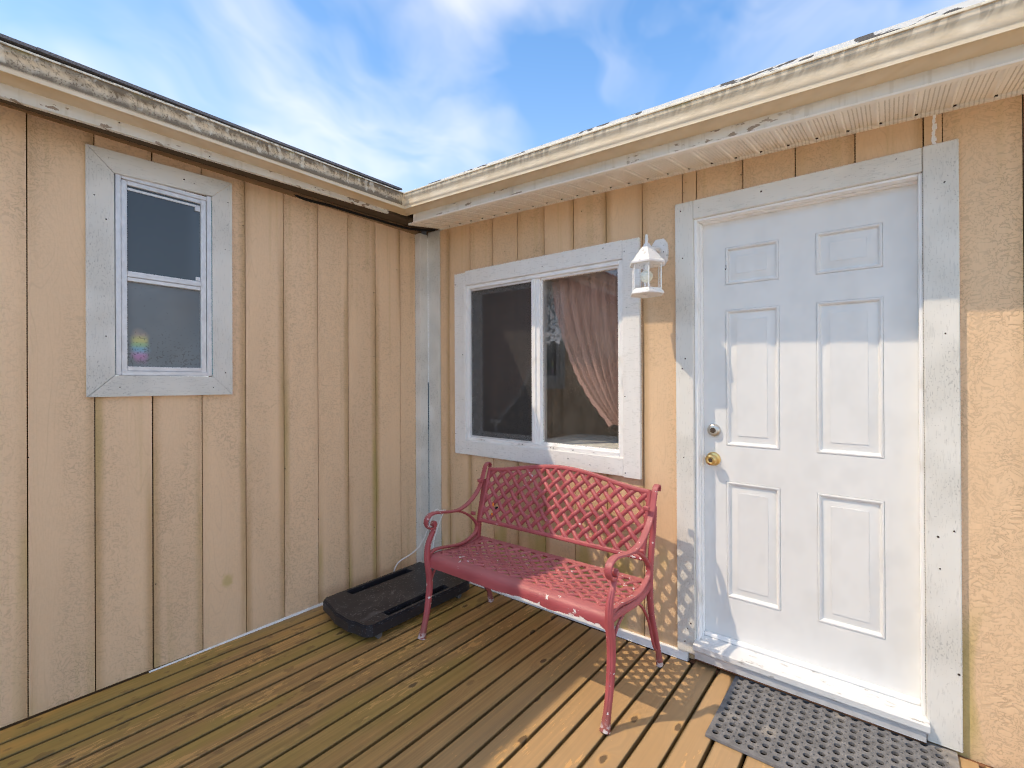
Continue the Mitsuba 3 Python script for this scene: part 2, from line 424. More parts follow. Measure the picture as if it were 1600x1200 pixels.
mat('caulk_dark', (.10, .13, .16), .5, .4)
mat('teal_paint', (.07, .22, .27), .6, .3)
scene['pane_glass'] = {'type': 'thindielectric', 'int_ior': 1.52}
scene['window_glass'] = {'type': 'blendbsdf', 'weight': mikit.proc(lambda p, n, uv: .018 + .026 * smoothstep(.4, .75, fbm(p.x * 9, p.z * 6, 3., 4)) + .03 * smoothstep(.72, .8, noise(p.x * 140, p.z * 140, 2.)) * smoothstep(.4, .7, fbm(p.x * 5, p.z * 5, 7., 2))),
                         'glass': {'type': 'thindielectric', 'int_ior': 1.6}, 'dust': {'type': 'twosided', 'bsdf': {'type': 'diffuse', 'reflectance': {'type': 'rgb', 'value': [.62, .6, .55]}}}}
mat('frosted', mikit.proc(lambda p, n, uv: frosted_color(p)), .17, .5)
mat('screen_wire', (.055, .056, .058), .55, .3)
mat('curtain_cloth', mikit.proc(lambda p, n, uv: C3(.37, .225, .185) * (.85 + .25 * noise(p.x * 400, p.z * 40, 2.))), .9, .1, two=True)
mat('lace', mikit.proc(lambda p, n, uv: mix(C3(.75, .76, .76), C3(.25, .26, .26), smoothstep(.45, .6, noise(p.x * 95, p.z * 95, 1.)))), .9, .1, two=True)
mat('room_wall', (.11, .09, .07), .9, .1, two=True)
mat('room_wood', (.13, .065, .03), .6, .3)
mat('table_cloth', (.6, .6, .56), .8, .2)
mat('bounce_ground', mikit.proc(lambda p, n, uv: mix(C3(.47, .42, .34), C3(.62, .55, .45), fbm(p.x * 1.5, p.y * 1.5, 1., 4))), .95, .1)  # unseen ground, made pale to bounce light onto the left wall
mat('earth', (.016, .012, .008), .95, .05)


def frosted_color(p):
    lowp = smoothstep(1.93, 1.92, p.z)
    f = fbm(p.y * 9, p.z * 9, 1., 3)
    base = mix(C3(.060, .074, .086), C3(.175, .190, .200), lowp * (.45 + .5 * f))
    edge = smoothstep(-1.60, -1.53, p.y) * .4
    base = mix(base, C3(.10, .13, .16), edge)
    # faded rainbow sticker behind the lower pane
    q = dr.sqrt(dr.square((p.y + 1.776) / .036) + dr.square((p.z - 1.59) / .075))
    m = smoothstep(1.35, .45, q + .35 * (fbm(p.y * 40, p.z * 40, 8., 2) - .5)) * lowp
    t = (p.z - 1.59) / .075
    rb = mix(C3(.62, .20, .52), C3(.20, .45, .62), smoothstep(-.65, -.15, t))
    rb = mix(rb, C3(.35, .58, .25), smoothstep(-.15, .15, t)); rb = mix(rb, C3(.66, .62, .16), smoothstep(.15, .4, t)); rb = mix(rb, C3(.66, .45, .30), smoothstep(.5, .9, t))
    base = mix(base, rb, m * .62)
    spk = smoothstep(.72, .82, noise(p.y * 190, p.z * 190, 2.) * .8 + .22 * smoothstep(1.72, 1.5, p.z) * lowp)
    return mix(base, C3(.045, .04, .04), spk * .6 * lowp)


# ------------------------------------------------------------------ ground and deck
g = trimesh.Trimesh([[-120, -120, -.55], [120, -120, -.55], [120, 120, -.55], [-120, 120, -.55]], [[0, 1, 2], [0, 2, 3]])
put('ground', g, 'bounce_ground'); tag('ground', kind='structure')
put('deck', cbox(-.02, 4.6, -4.4, .02, -.30, -.105, .004), 'earth'); tag('deck', kind='structure')
PITCH = .1145
prof = rrect(PITCH - .0120, .038, .13, 2)
for k in range(0, 40):
    x = (k + .5) * PITCH - .002
    yend = -.042 if x < 2.05 else (.0 if x < 2.27 else -.018)
    if k == 0: yend = -.01
    yend += random.uniform(-.004, .004)
    ys = np.linspace(-4.35, yend, 14)
    P = np.stack([np.full(14, x) + np.array([random.uniform(-.0012, .0012) for _ in ys]), ys, np.array([-.019 + random.uniform(-.0012, .0012) for _ in ys])], 1)
    put('deck__board', sweep(P, prof * [1, 1], axis=(1, 0, 0)), 'deck_wood', smooth=45)
put('deck__rim_board', cbox(2.04, 4.5, -.016, .10, -.04, -.004, .003), 'rim_wood')

# ------------------------------------------------------------------ left wing
L = 'house_wing'
SP = .2155
LG = [-1.0845 + SP * k for k in range(-15, 5)]
LG = [-3.5] + [g_ for g_ in LG if g_ > -3.4] + [-.0785]
wl_hole = sbox(-1.89, 1.435, -1.462, 2.425)
for a, b in zip(LG[:-1], [*LG[1:]]):
    w = .0022 if abs(a + 1.7315) > .01 else .0042
    pl = sbox(a + w, .001 + .006 * (a < -1.6), b - .0022, 2.64).difference(wl_hole)
    for g_ in getattr(pl, 'geoms', [pl]): put(f'{L}__siding__plank', extrude(g_, .011, 'x', -.011), 'siding')
put(f'{L}__siding', extrude(sbox(-5.2, -.02, -.0, 2.66).difference(wl_hole), .05, 'x', -.068), 'groove')
# corner post
put(f'{L}__corner_board', cbox(.0, .060, -.082, -.002, .02, 2.555, .003), 'trim_paint')
put(f'{L}__corner_board__caulk', tube([(.062, -.004, z) for z in (2.53, 2.2, 1.9, 1.62, 1.42)], .0035, 20, 6), 'caulk')
put(f'{L}__corner_board__caulk', tube([(.0625, -.0045, z) for z in (1.42, 1.3, 1.18, 1.05)], .0052, 20, 6), 'caulk_dark')
put(f'{L}__corner_board__caulk', tube([(.062, -.004, z) for z in (1.05, .9, .6, .3)], .0030, 20, 6), 'caulk_dark')
# white flashing along the foot of the wall
tap = trimesh.Trimesh([[.003, -1.75, .002], [.003, -.08, .002], [.003, -1.75, .004], [.003, -.08, .022], [.012, -1.75, .000], [.014, -.08, .000], [.009, -1.75, .003], [.010, -.08, .020]],
                      [[0, 2, 3], [0, 3, 1], [4, 5, 7], [4, 7, 6], [2, 6, 7], [2, 7, 3], [0, 4, 6], [0, 6, 2], [1, 3, 7], [1, 7, 5], [0, 1, 5], [0, 5, 4]])
put(f'{L}__base_flashing', tap, 'white_vinyl')


def trim_board_poly(pts, axis, t, at, bsdf, key, sag=False):
    m = extrude(Polygon(pts), t, axis, at)
    put(key, m, bsdf, sag=sag)


W = f'{L}__window'
# mitred boards: outer and inner corners (y, z)
o = [(-1.9765, 1.350), (-1.375, 1.3515), (-1.374, 2.513), (-1.9775, 2.492)]
i_ = [(-1.877, 1.4495), (-1.470, 1.4475), (-1.471, 2.413), (-1.880, 2.395)]
gp = .0026
put(f'{W}__trim_board', extrude(Polygon([(o[3][0], o[3][1]), (o[0][0], o[0][1]), (i_[0][0], i_[0][1] + gp), (i_[3][0], i_[3][1] - gp)]), .019, 'x', .0005), 'trim_paint')
put(f'{W}__trim_board', extrude(Polygon([(o[1][0], o[1][1]), (o[2][0], o[2][1]), (i_[2][0], i_[2][1] - gp), (i_[1][0], i_[1][1] + gp)]), .019, 'x', .0005), 'trim_paint')
put(f'{W}__trim_board', extrude(Polygon([(o[0][0] + gp, o[0][1]), (o[1][0] - gp, o[1][1]), (i_[1][0], i_[1][1]), (i_[0][0], i_[0][1])]), .021, 'x', .0005), 'trim_paint_flat')
put(f'{W}__trim_board', extrude(Polygon([(o[3][0] + gp, o[3][1]), (o[2][0] - gp, o[2][1]), (i_[2][0], i_[2][1]), (i_[3][0], i_[3][1])]), .021, 'x', .0005), 'trim_paint_flat')
# aluminium frame
put(f'{W}__frame', cat([cbox(-.05, .012, -1.874, -1.852, 1.452, 2.40, .002), cbox(-.05, .006, -1.852, -1.828, 1.470, 2.38, .002), cbox(-.05, .012, -1.494, -1.472, 1.452, 2.41, .002), cbox(-.05, .005, -1.520, -1.496, 1.470, 2.39, .002),
                        cbox(-.05, .010, -1.8515, -1.4945, 2.382, 2.404, .002), cbox(-.05, .004, -1.828, -1.520, 2.360, 2.3815, .002), cbox(-.05, .012, -1.8515, -1.4945, 1.450, 1.472, .002), cbox(-.05, .004, -1.828, -1.520, 1.4725, 1.494, .002)]), 'aluminium')
put(f'{W}__meeting_rail', cat([cbox(-.04, .006, -1.8275, -1.5205, 1.922, 1.950, .002), cbox(-.04, .002, -1.8275, -1.5205, 1.902, 1.9215, .002)]), 'aluminium')
put(f'{W}__pane', cbox(-.012, -.007, -1.828, -1.521, 1.948, 2.366, .0005), 'frosted'); tag(f'{W}__pane', 'dark upper pane of the small window')
put(f'{W}__pane', cbox(-.020, -.014, -1.828, -1.521, 1.490, 1.906, .0005), 'frosted'); tag(f'{W}__pane_001', 'frosted lower pane with faded rainbow spot')
put(f'{W}__clip', cat([cbox(-.006, .001, -1.546, -1.5215, 2.318, 2.342, .001)]), 'aluminium')
put(f'{W}__clip', cat([cbox(-.006, .001, -1.543, -1.5215, 1.952, 1.972, .001)]), 'aluminium')
put(f'{W}__bead', cbox(-.0065, -.002, -1.826, -1.5215, 2.338, 2.350, .001), 'aluminium')
put(f'{W}__sealant', cat([cbox(.002, .010, -1.8775, -1.8735, 1.455, 1.64, .001), cbox(.0, .012, -1.4725, -1.4685, 1.46, 2.39, .001)]), 'teal_paint')


def nails(key, pts, axis, r=.0032, sag=False):
    ms = []
    for p in pts:
        m = trimesh.creation.cylinder(radius=r * random.uniform(.7, 1.25), height=.003, sections=8)
        m.apply_transform(trimesh.transformations.rotation_matrix(math.pi / 2, (0, 1, 0) if axis == 'x' else (1, 0, 0)))
        m.apply_translation(p); ms.append(m)
    k = put(key, cat(ms), 'nail', sag=sag); tag(k, kind='stuff')


nails(f'{L}__siding__nail', [(.0006, y, z) for y, z in ((-.45, 2.05), (-.452, 1.6), (-.455, .40), (-.87, .55), (-.66, .17), (-1.31, 2.3), (-1.30, 1.2), (-1.72, .42), (-2.16, 1.1), (-.25, 2.25), (-.68, 1.9), (-1.08, .9))], 'x', .0026)
nails(f'{W}__nail', [(.0197, y, z) for y, z in ((-1.949, 2.27), (-1.908, 2.17), (-1.91, 1.63), (-1.395, 2.40), (-1.41, 2.14), (-1.41, 1.47))] + [(.0217, y, z) for y, z in ((-1.90, 2.455), (-1.60, 2.457), (-1.555, 2.452), (-1.86, 1.395), (-1.47, 1.39))], 'x')
# eave: fascia, soffit, gutter, roof
ZB = lambda y: 2.5759 + .0133 * y          # gutter bottom (front)
fz0 = lambda y: 2.5685 + .0317 * y         # fascia foot


def quadbox(pts8):
    f = [[0, 1, 2], [0, 2, 3], [4, 6, 5], [4, 7, 6], [0, 4, 5], [0, 5, 1], [1, 5, 6], [1, 6, 2], [2, 6, 7], [2, 7, 3], [3, 7, 4], [3, 4, 0]]
    m = trimesh.Trimesh(np.array(pts8, float), f, process=False)
    if m.volume < 0: m.invert()
    return m


def slanted(x0, x1, ya, yb, za, zb, h):
    return quadbox([(x0, ya, za), (x1, ya, za), (x1, ya, za + h), (x0, ya, za + h), (x0, yb, zb), (x1, yb, zb), (x1, yb, zb + h), (x0, yb, zb + h)])


put(f'{L}__fascia', slanted(.198, .22, -5.0, -.486, fz0(-5.0), fz0(-.486), .115), 'fascia_paint')
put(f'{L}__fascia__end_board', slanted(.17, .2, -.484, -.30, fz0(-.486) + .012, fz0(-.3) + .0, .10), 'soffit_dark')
nails(f'{L}__fascia__nail', [(.2206, y, fz0(y) + z) for y, z in ((-.50, .045), (-.52, .014), (-1.02, .05), (-1.0, .022), (-.93, .04), (-.98, .012), (-.90, .035), (-1.9, .04), (-1.55, .012))], 'x', .0026)
so = quadbox([(.20, -5, 2.44), (.20, -.02, 2.59), (.20, -.02, 2.61), (.20, -5, 2.46), (.0, -5, 2.585), (.0, -.02, 2.60), (.0, -.02, 2.63), (.0, -5, 2.62)])
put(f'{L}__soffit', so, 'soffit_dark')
# dark sagging strip at the inside corner
put(f'{L}__soffit__torn_strip', tube([(-.006, -1.04, 2.572), (.012, -.93, 2.556), (.016, -.80, 2.562), (.02, -.62, 2.563), (.02, -.4, 2.568), (.04, -.15, 2.572), (.10, -.055, 2.572), (.20, -.06, 2.556)], .008, 60, 6), 'felt')
put(f'{L}__soffit__tan_strip', slanted(.001, .006, -5.0, -.05, 2.553, 2.553, .05), 'tan_strip')  # darker tan strip along the wall top, below the soffit

GP = [(0, .004), (.104, .0), (.108, .001), (.108, .014), (.1105, .018), (.1125, .026), (.1105, .034), (.109, .046), (.1115, .058), (.117, .068), (.121, .074), (.121, .090), (.1265, .0915), (.1275, .096), (.1265, .100), (.120, .101), (.119, .098),
      (.117, .098), (.117, .075), (.110, .066), (.104, .05), (.104, .008), (.003, .01), (.003, .105), (0, .105)]


def gutter(side):
    n = len(GP); v = []
    if side == 'L':
        ys = list(np.linspace(-5.0, -.52, 18)) + [None]
        for y in ys:
            for d, z in GP:
                yy = -.33 - d if y is None else y
                v.append((.22 + d, yy, ZB(yy) + z + .002 * math.sin(yy * 3.1)))
        m = len(ys)
    else:
        xs = [None] + list(np.linspace(.42, 4.6, 16))
        for x in xs:
            for d, z in GP:
                xx = .22 + d if x is None else x
                v.append((xx, -.33 - d, 2.5848 - .051 * xx + z))
        m = len(xs)
    f = []
    for i in range(m - 1):
        for j in range(n):
            a, b = i * n + j, i * n + (j + 1) % n
            f += [[a, b, a + n], [b, b + n, a + n]]
    t = trimesh.Trimesh(np.array(v), np.array(f), process=False)
    t2 = t.copy(); t2.vertices = t2.vertices
    # make outward facing
    c = t.triangles_center; nn = t.face_normals
    k = np.argmax(c[:, 0] - 0 * c[:, 1]) if side == 'L' else np.argmin(c[:, 1])
    if (side == 'L' and nn[k, 0] < 0) or (side == 'R' and nn[k, 1] > 0): t.invert()
    return t


put(f'{L}__gutter', gutter('L'), 'gutter_paint', smooth=35)
put(f'{L}__gutter__debris', cat([cbox(.262, .3, -.60, -.475, 2.655, 2.678, .004)]), 'fascia_paint')
# roof: a deck, and shingles whose front edges show over the gutter
roof_slope = .28
put(f'{L}__roof', quadbox([(.19, -5, 2.625), (.19, 5, 2.645), (.19, 5, 2.675), (.19, -5, 2.655), (-4, -5, 2.655 + 4.19 * roof_slope), (-4, 5, 2.655 + 4.19 * roof_slope), (-4, 5, 2.685 + 4.19 * roof_slope), (-4, -5, 2.685 + 4.19 * roof_slope)]), 'felt')
for c in range(3):
    yy = -4.9 - .3 * c
    while yy < 1.5:
        ln = .914
        e = min(yy + ln, -.40 + .0 * c)
        if e - yy > .05:
            x0 = .255 - c * .14; z0 = (.255 - x0) * roof_slope + .007 * c
            dz = lambda y: ZB(y) + .158 + .004 * math.sin(y * 1.3) + .003 * math.sin(5 * y)
            j = random.uniform(-.004, .004)
            th = .013
            pts = []
            for y in (yy + .0008, e - .0008):
                pts.append([(x0 + j, y, z0 + dz(y)), (x0 + j, y, z0 + th + dz(y)), (x0 - .30, y, z0 + th + .30 * roof_slope + dz(y)), (x0 - .30, y, z0 + .30 * roof_slope + dz(y))])
            A, B = pts
            put(f'{L}__roof__shingle', quadbox([A[0], A[1], A[2], A[3], B[0], B[1], B[2], B[3]]), 'shingle')
        yy += ln
tag(L, 'tan siding wing on the left with small frosted window and heavily stained gutter', 'house')

# ------------------------------------------------------------------ right wing
R = 'house_wing_001'
holes = unary_union([sbox(.46, 1.0, 1.70, 2.12), sbox(2.068, .03, 2.944, 2.262)])
RG = [.08, .2935, .507, .7215, .936, 1.150, 1.3645, 1.5795, 1.796, 2.012, 2.082, 2.2965, 2.512, 2.7275, 2.942, 2.996, 3.2075, 3.423, 3.6385, 3.854, 4.07, 4.2855]
for a, b in zip(RG[:-1], RG[1:]):
    a0 = max(a, .195)
    if b - a0 < .02: continue
    if b == 2.996: b += .002
    pl = sbox(a0 + .0024, .03, b - .0024, 2.74).difference(holes)
    for g_ in getattr(pl, 'geoms', [pl]): put(f'{R}__siding__plank', extrude(g_, .011, 'y', .0), 'siding', sag=True)
put(f'{R}__siding', extrude(sbox(.02, -.1, 4.4, 2.76).difference(holes), .04, 'y', .018), 'groove', sag=True)
put(f'{R}__corner_board', cbox(.0615, .193, -.004, .016, .045, 2.575, .003), 'trim_paint', sag=True)
# batten over a seam beside the door head, caulk streak over the right trim
put(f'{R}__base_flashing', cat([quadbox([(.195, -.002, .036), (2.033, -.002, .036 + .0), (2.033, -.014, .036), (.195, -.014, .036), (.195, -.002, -.01), (2.033, -.002, -.01), (2.033, -.034, .0), (.195, -.034, .0)])]), 'white_vinyl')
strk = [sbox(2.969 + random.uniform(-.003, .004), z, 2.974 + random.uniform(-.001, .007), z + .011) for z in np.arange(2.345, 2.455, .009)]
put(f'{R}__siding__caulk', extrude(unary_union(strk).buffer(.0012), .002, 'y', -.0018), 'caulk', sag=True)

# big window
W = f'{R}__window'
put(f'{W}__trim_board', cbox(.366, .4735, -.021, .0, .908, 2.206, .0025), 'window_paint', sag=True)
put(f'{W}__trim_board', cbox(1.6865, 1.7875, -.022, .0, .904, 2.212, .0025), 'window_paint', sag=True)
put(f'{W}__trim_board', cbox(.4745, 1.6855, -.021, .0, 2.112, 2.216, .0025), 'window_paint', sag=True)
put(f'{W}__trim_board', cbox(.4745, 1.6855, -.021, .0, .909, 1.010, .0025), 'window_paint', sag=True)
fr = [cbox(.474, .500, -.010, .09, 1.0105, 2.1115, .002), cbox(1.660, 1.6863, -.010, .09, 1.0105, 2.1115, .002), cbox(.500, 1.660, -.010, .09, 2.086, 2.1115, .002), cbox(.500, 1.660, -.012, .09, 1.0105, 1.036, .002)]
put(f'{W}__frame', cat(fr), 'white_vinyl', sag=True)
ss = [cbox(.500, .511, .0, .016, 1.036, 2.086, .002), cbox(1.044, 1.0505, .0, .016, 1.036, 2.086, .002), cbox(.511, 1.044, .0, .016, 2.070, 2.086, .002), cbox(.511, 1.044, .0, .016, 1.036, 1.046, .002)]
put(f'{W}__screen_frame', cat(ss), 'aluminium', sag=True)
put(f'{W}__mullion', cat([cbox(1.051, 1.080, -.004, .05, 1.036, 2.086, .002), cbox(1.0805, 1.1115, .003, .05, 1.036, 2.086, .002)]), 'white_vinyl', sag=True)
sash = [cbox(.501, .575, .040, .065, 1.036, 2.086, .002), cbox(.575, 1.050, .040, .065, 2.045, 2.086, .002), cbox(.575, 1.050, .040, .065, 1.036, 1.075, .002)]
put(f'{W}__sash', cat(sash), 'aluminium', sag=True)
rs = [cbox(1.112, 1.122, .014, .04, 1.036, 2.086, .002), cbox(1.648, 1.660, .0, .04, 1.036, 2.086, .002), cbox(1.122, 1.648, .004, .04, 2.072, 2.086, .002), cbox(1.122, 1.648, .004, .04, 1.036, 1.048, .002)]
put(f'{W}__sash', cat(rs), 'white_vinyl', sag=True)
put(f'{W}__sash', cbox(1.088, 1.112, .060, .078, 1.036, 2.086, .002), 'aluminium_dull', sag=True)


def sheet(x0, x1, z0, z1, y):
    return trimesh.Trimesh([[x0, y, z0], [x1, y, z0], [x1, y, z1], [x0, y, z1]], [[0, 1, 2], [0, 2, 3]], process=False)


put(f'{W}__pane', sheet(.575, 1.050, 1.075, 2.045, .052), 'window_glass', sag=True)
put(f'{W}__pane', sheet(1.122, 1.648, 1.048, 2.072, .022), 'window_glass', sag=True)
# insect screen, woven of real wires
wires = []
for x in np.arange(.512, 1.044, .0026): wires.append((x, x + .0011, 1.046, 2.070, .0082))
for z in np.arange(1.047, 2.069, .0026): wires.append((.511, 1.044, z, z + .0011, .0086))
wv = np.array([[[a, y, c], [b, y, c], [b, y, d], [a, y, d]] for a, b, c, d, y in wires]).reshape(-1, 3)
wf = np.concatenate([[[4 * i, 4 * i + 1, 4 * i + 2], [4 * i, 4 * i + 2, 4 * i + 3]] for i in range(len(wires))])
scene['screen_wire'] = {'type': 'twosided', 'bsdf': scene['screen_wire']}
k = put(f'{W}__insect_screen', trimesh.Trimesh(wv, wf, process=False), 'screen_wire', sag=True); tag(k, 'dark insect screen over the left half of the big window', kind='stuff')
nails(f'{W}__nail', [(x, -.0225, z) for x, z in ((.455, 2.04), (.45, 1.62), (.45, 1.3), (.385, 2.13), (.38, 1.05), (.48, 2.15), (.93, 2.15), (1.15, 2.15), (1.57, 2.19), (1.59, 2.13), (1.70, 2.15), (1.70, 1.35), (1.70, .93), (.50, .95), (1.48, .95), (1.6, .945), (1.33, .97), (1.71, 1.84))], 'y', .003, sag=True)
nails(f'{W}__weep_slot', [(x, -.0125, 1.022) for x in (.62, .65, .95, .98, 1.2, 1.22, 1.36, 1.5)], 'y', .0035, sag=True)

# door
D = f'{R}__door'
Y0 = .060
KD = 1.01222        # the slab sits back in its frame
dx_ = lambda x: 2.8347 + (x - 2.8347) * KD
dzz = lambda x, z: 1.3949 + (z - .013 * x - 1.3949) * KD + .013 * dx_(x)
panels = [(dx_(x0), dx_(x1), dzz(x0, z0), dzz(x0, z1)) for x0, x1 in ((2.208, 2.441), (2.583, 2.817)) for z0, z1 in ((1.908, 2.092), (1.122, 1.787), (.381, .947))]
slab = sbox(2.0945, .155, 2.925, 2.232).difference(unary_union([sbox(a, c, b, d) for a, b, c, d in panels]))
put(D, extrude(slab, .04, 'y', Y0), 'door_paint', sag=True)
RP = [(0, 0), (.0008, .003), (.003, -.0030), (.008, -.0045), (.013, -.0015), (.0155, .0075), (.019, .0100), (.022, .0100), (.052, .0022), (.0525, .0000), (.0545, .0010)]
for a, b, c, d in panels:
    v, f = [], []
    for s, h in RP:
        for x, z in ((a + s, c + s), (b - s, c + s), (b - s, d - s), (a + s, d - s)): v.append((x, Y0 + h, z))
    for i in range(len(RP) - 1):
        for j in range(4):
            p, q = i * 4 + j, i * 4 + (j + 1) % 4
            f += [[p, q, p + 4], [q, q + 4, p + 4]]
    e = 4 * (len(RP) - 1); f += [[e, e + 1, e + 2], [e, e + 2, e + 3]]
    put(f'{D}__panel', trimesh.Trimesh(np.array(v), np.array(f), process=False), 'door_paint', smooth=28, sag=True)
RX = ((math.pi / 2), (1, 0, 0))       # lathe axis z -> -y
zb, zk = 1.163 + .028, 1.018 + .028
put(f'{D}__deadbolt', xf(lathe([(0, .0), (.032, .0), (.032, .006), (.030, .016), (.024, .021), (.0205, .0225), (.0, .0225)], 28), RX, (2.144, Y0 - .0005, zb)), 'nickel', smooth=35, sag=True)
put(f'{D}__deadbolt__keyhole', cat([xf(lathe([(0, 0), (.014, 0), (.0135, .0015), (0, .0018)], 20), RX, (2.144, Y0 - .022, zb)), cbox(2.1425, 2.1455, Y0 - .0262, Y0 - .0232, zb - .009, zb + .003, .0005)]), 'key_dark', smooth=35, sag=True)
put(f'{D}__knob', xf(lathe([(0, 0), (.034, 0), (.0345, .003), (.031, .008), (.018, .011), (.0135, .016), (.0135, .026), (.020, .031), (.0265, .040), (.0275, .048), (.024, .055), (.0165, .0585), (.015, .0575), (.0, .0575)], 28), RX, (2.1405, Y0 - .0005, zk)), 'brass', smooth=35, sag=True)
put(f'{D}__knob__keyhole', xf(lathe([(0, 0), (.0105, 0), (.010, .0015), (0, .0018)], 20), RX, (2.1405, Y0 - .0573, zk)), 'key_dark', smooth=35, sag=True)
put(f'{D}__sweep', cbox(2.0950, 2.9245, Y0 - .020, Y0 - .0005, .150, .168, .003), 'white_vinyl', sag=True)
put(f'{D}__scratch', cat([extrude(LineString([(2.203, 1.992), (2.208, 2.002), (2.205, 2.010)]).buffer(.0022), .001, 'y', Y0 - .0040)]), 'nail', sag=True)
DF = f'{R}__door_frame'
put(f'{DF}__trim_board', cbox(1.981, 2.0705, -.025, .0, .066, 2.341, .003), 'trim_paint', sag=True)
put(f'{DF}__trim_board', cbox(2.0715, 2.9365, -.024, .0, 2.249, 2.342, .003), 'trim_paint_flat', sag=True)
put(f'{DF}__trim_board', cbox(2.9385, 3.0400, -.026, .0, .06, 2.343, .003), 'trim_paint', sag=True)
put(f'{DF}__jamb', cat([cbox(2.0715, 2.087, -.010, .099, .135, 2.2485, .002), cbox(2.0872, 2.0940, .030, .099, .135, 2.2345, .002)]), 'white_vinyl', sag=True)
put(f'{DF}__jamb', cat([cbox(2.9255, 2.9375, -.010, .099, .135, 2.2485, .002)]), 'white_vinyl', sag=True)
put(f'{DF}__head_jamb', cat([cbox(2.0873, 2.9248, -.010, .099, 2.2375, 2.2485, .002), cbox(2.0945, 2.9248, .030, .099, 2.2322, 2.2374, .002)]), 'white_vinyl', sag=True)
sp = [(.10, .100), (.10, .149), (.058, .149), (.040, .148), (-.056, .138), (-.062, .135), (-.062, .112), (-.054, .108), (-.05, .100)]
sp = Polygon(sp)
put(f'{DF}__sill', extrude(sp, .876, 'x', 2.071), 'sill_metal', sag=True)
put(f'{DF}__sill_board', cbox(2.072, 2.9375, -.042, .06, .052, .0995, .003), 'rim_wood', sag=True)
put(f'{DF}__sill_trim', cbox(2.074, 2.9370, -.046, -.0425, .062, .098, .001), 'aluminium', sag=True)
nails(f'{DF}__nail', [(x, -.0255, z) for x, z in ((2.01, 2.30), (2.02, 2.06), (2.03, 1.55), (2.015, 1.5), (2.02, 1.05), (2.035, .19), (2.02, .12), (2.05, .22))] + [(x, -.0245, z) for x, z in ((2.10, 2.30), (2.38, 2.31), (2.86, 2.318))] + [(x, -.0265, z) for x, z in ((3.0, 2.19), (3.0, 1.62), (2.975, .85), (3.02, .88), (2.98, .73), (3.03, .35))], 'y', .0034, sag=True)
nails(f'{R}__siding__nail', [(x, -.0005, z) for x, z in ((2.03, 2.45), (2.02, 2.40), (1.42, 2.44), (.83, 2.3), (2.29, 2.42), (.62, .62), (.56, .80))], 'y', .003, sag=True)

# soffit, fascia, gutter, roof of the right wing
SW = lambda x: 2.583 - .05 * x
SF = lambda x: 2.531 - .048 * x
for k in range(40):
    x0 = .209 + .1083 * k; x1 = x0 + .1083
    if x1 < .24: continue
    v, f = [], []
    prof_s = [(0, -.0045), (.001, .0012), (.004, .0012), (.005, .0)] + [q for s in (.0165, .0295, .0425, .0555, .0685, .0815) for q in ((s, 0), (s + .001, .0032), (s + .0035, .0032), (s + .0045, 0))] + [(.0990, 0), (.1005, -.0075), (.1045, -.0075), (.1055, -.0045), (.1083, -.0045)]
    for s, h in prof_s:
        xx = x0 + s
        v += [(xx, -.312, SF(xx) + .003 + h), (xx, -.002, SW(xx) + .003 + h), (xx, -.312, SF(xx) + .012), (xx, -.002, SW(xx) + .012)]
    n = len(prof_s)
    for i in range(n - 1):
        a = 4 * i
        f += [[a, a + 1, a + 5], [a, a + 5, a + 4], [a + 2, a + 6, a + 7], [a + 2, a + 7, a + 3], [a, a + 4, a + 6], [a, a + 6, a + 2], [a + 1, a + 3, a + 7], [a + 1, a + 7, a + 5]]
    m = trimesh.Trimesh(np.array(v), np.array(f), process=False)
    if m.face_normals[0, 2] > 0: m.invert()
    put(f'{R}__soffit__panel', m, 'soffit_vinyl')
put(f'{R}__soffit', quadbox([(.2, -.310, SF(.2) + .014), (4.6, -.310, SF(4.6) + .014), (4.6, -.310, SF(4.6) + .03), (.2, -.310, SF(.2) + .03), (.2, .02, SW(.2) + .014), (4.6, .02, SW(4.6) + .014), (4.6, .02, SW(4.6) + .03), (.2, .02, SW(.2) + .03)]), 'soffit_dark')
put(f'{R}__soffit__channel', quadbox([(.20, -.017, SW(.2) - .010), (4.6, -.017, SW(4.6) - .010), (4.6, -.0005, SW(4.6) - .010), (.20, -.0005, SW(.2) - .010), (.20, -.017, SW(.2) + .004), (4.6, -.017, SW(4.6) + .004), (4.6, -.0005, SW(4.6) + .006), (.20, -.0005, SW(.2) + .006)]), 'soffit_vinyl')
drk = [cbox(x - .009, x + .006, -.026, -.0175, SW(x) - .0035, SW(x) + .004, .001) for x in [.209 + .1083 * k + .004 for k in range(1, 40)]]
k = put(f'{R}__soffit__gap', cat(drk), 'dark'); tag(k, kind='stuff')


def fas(x0, x1, ya, yb, h0, h1):
    return quadbox([(x0, ya, SF(x0) + h0), (x1, ya, SF(x1) + h0), (x1, yb, SF(x1) + h0), (x0, yb, SF(x0) + h0), (x0, ya, SF(x0) + h1), (x1, ya, SF(x1) + h1), (x1, yb, SF(x1) + h1), (x0, yb, SF(x0) + h1)])


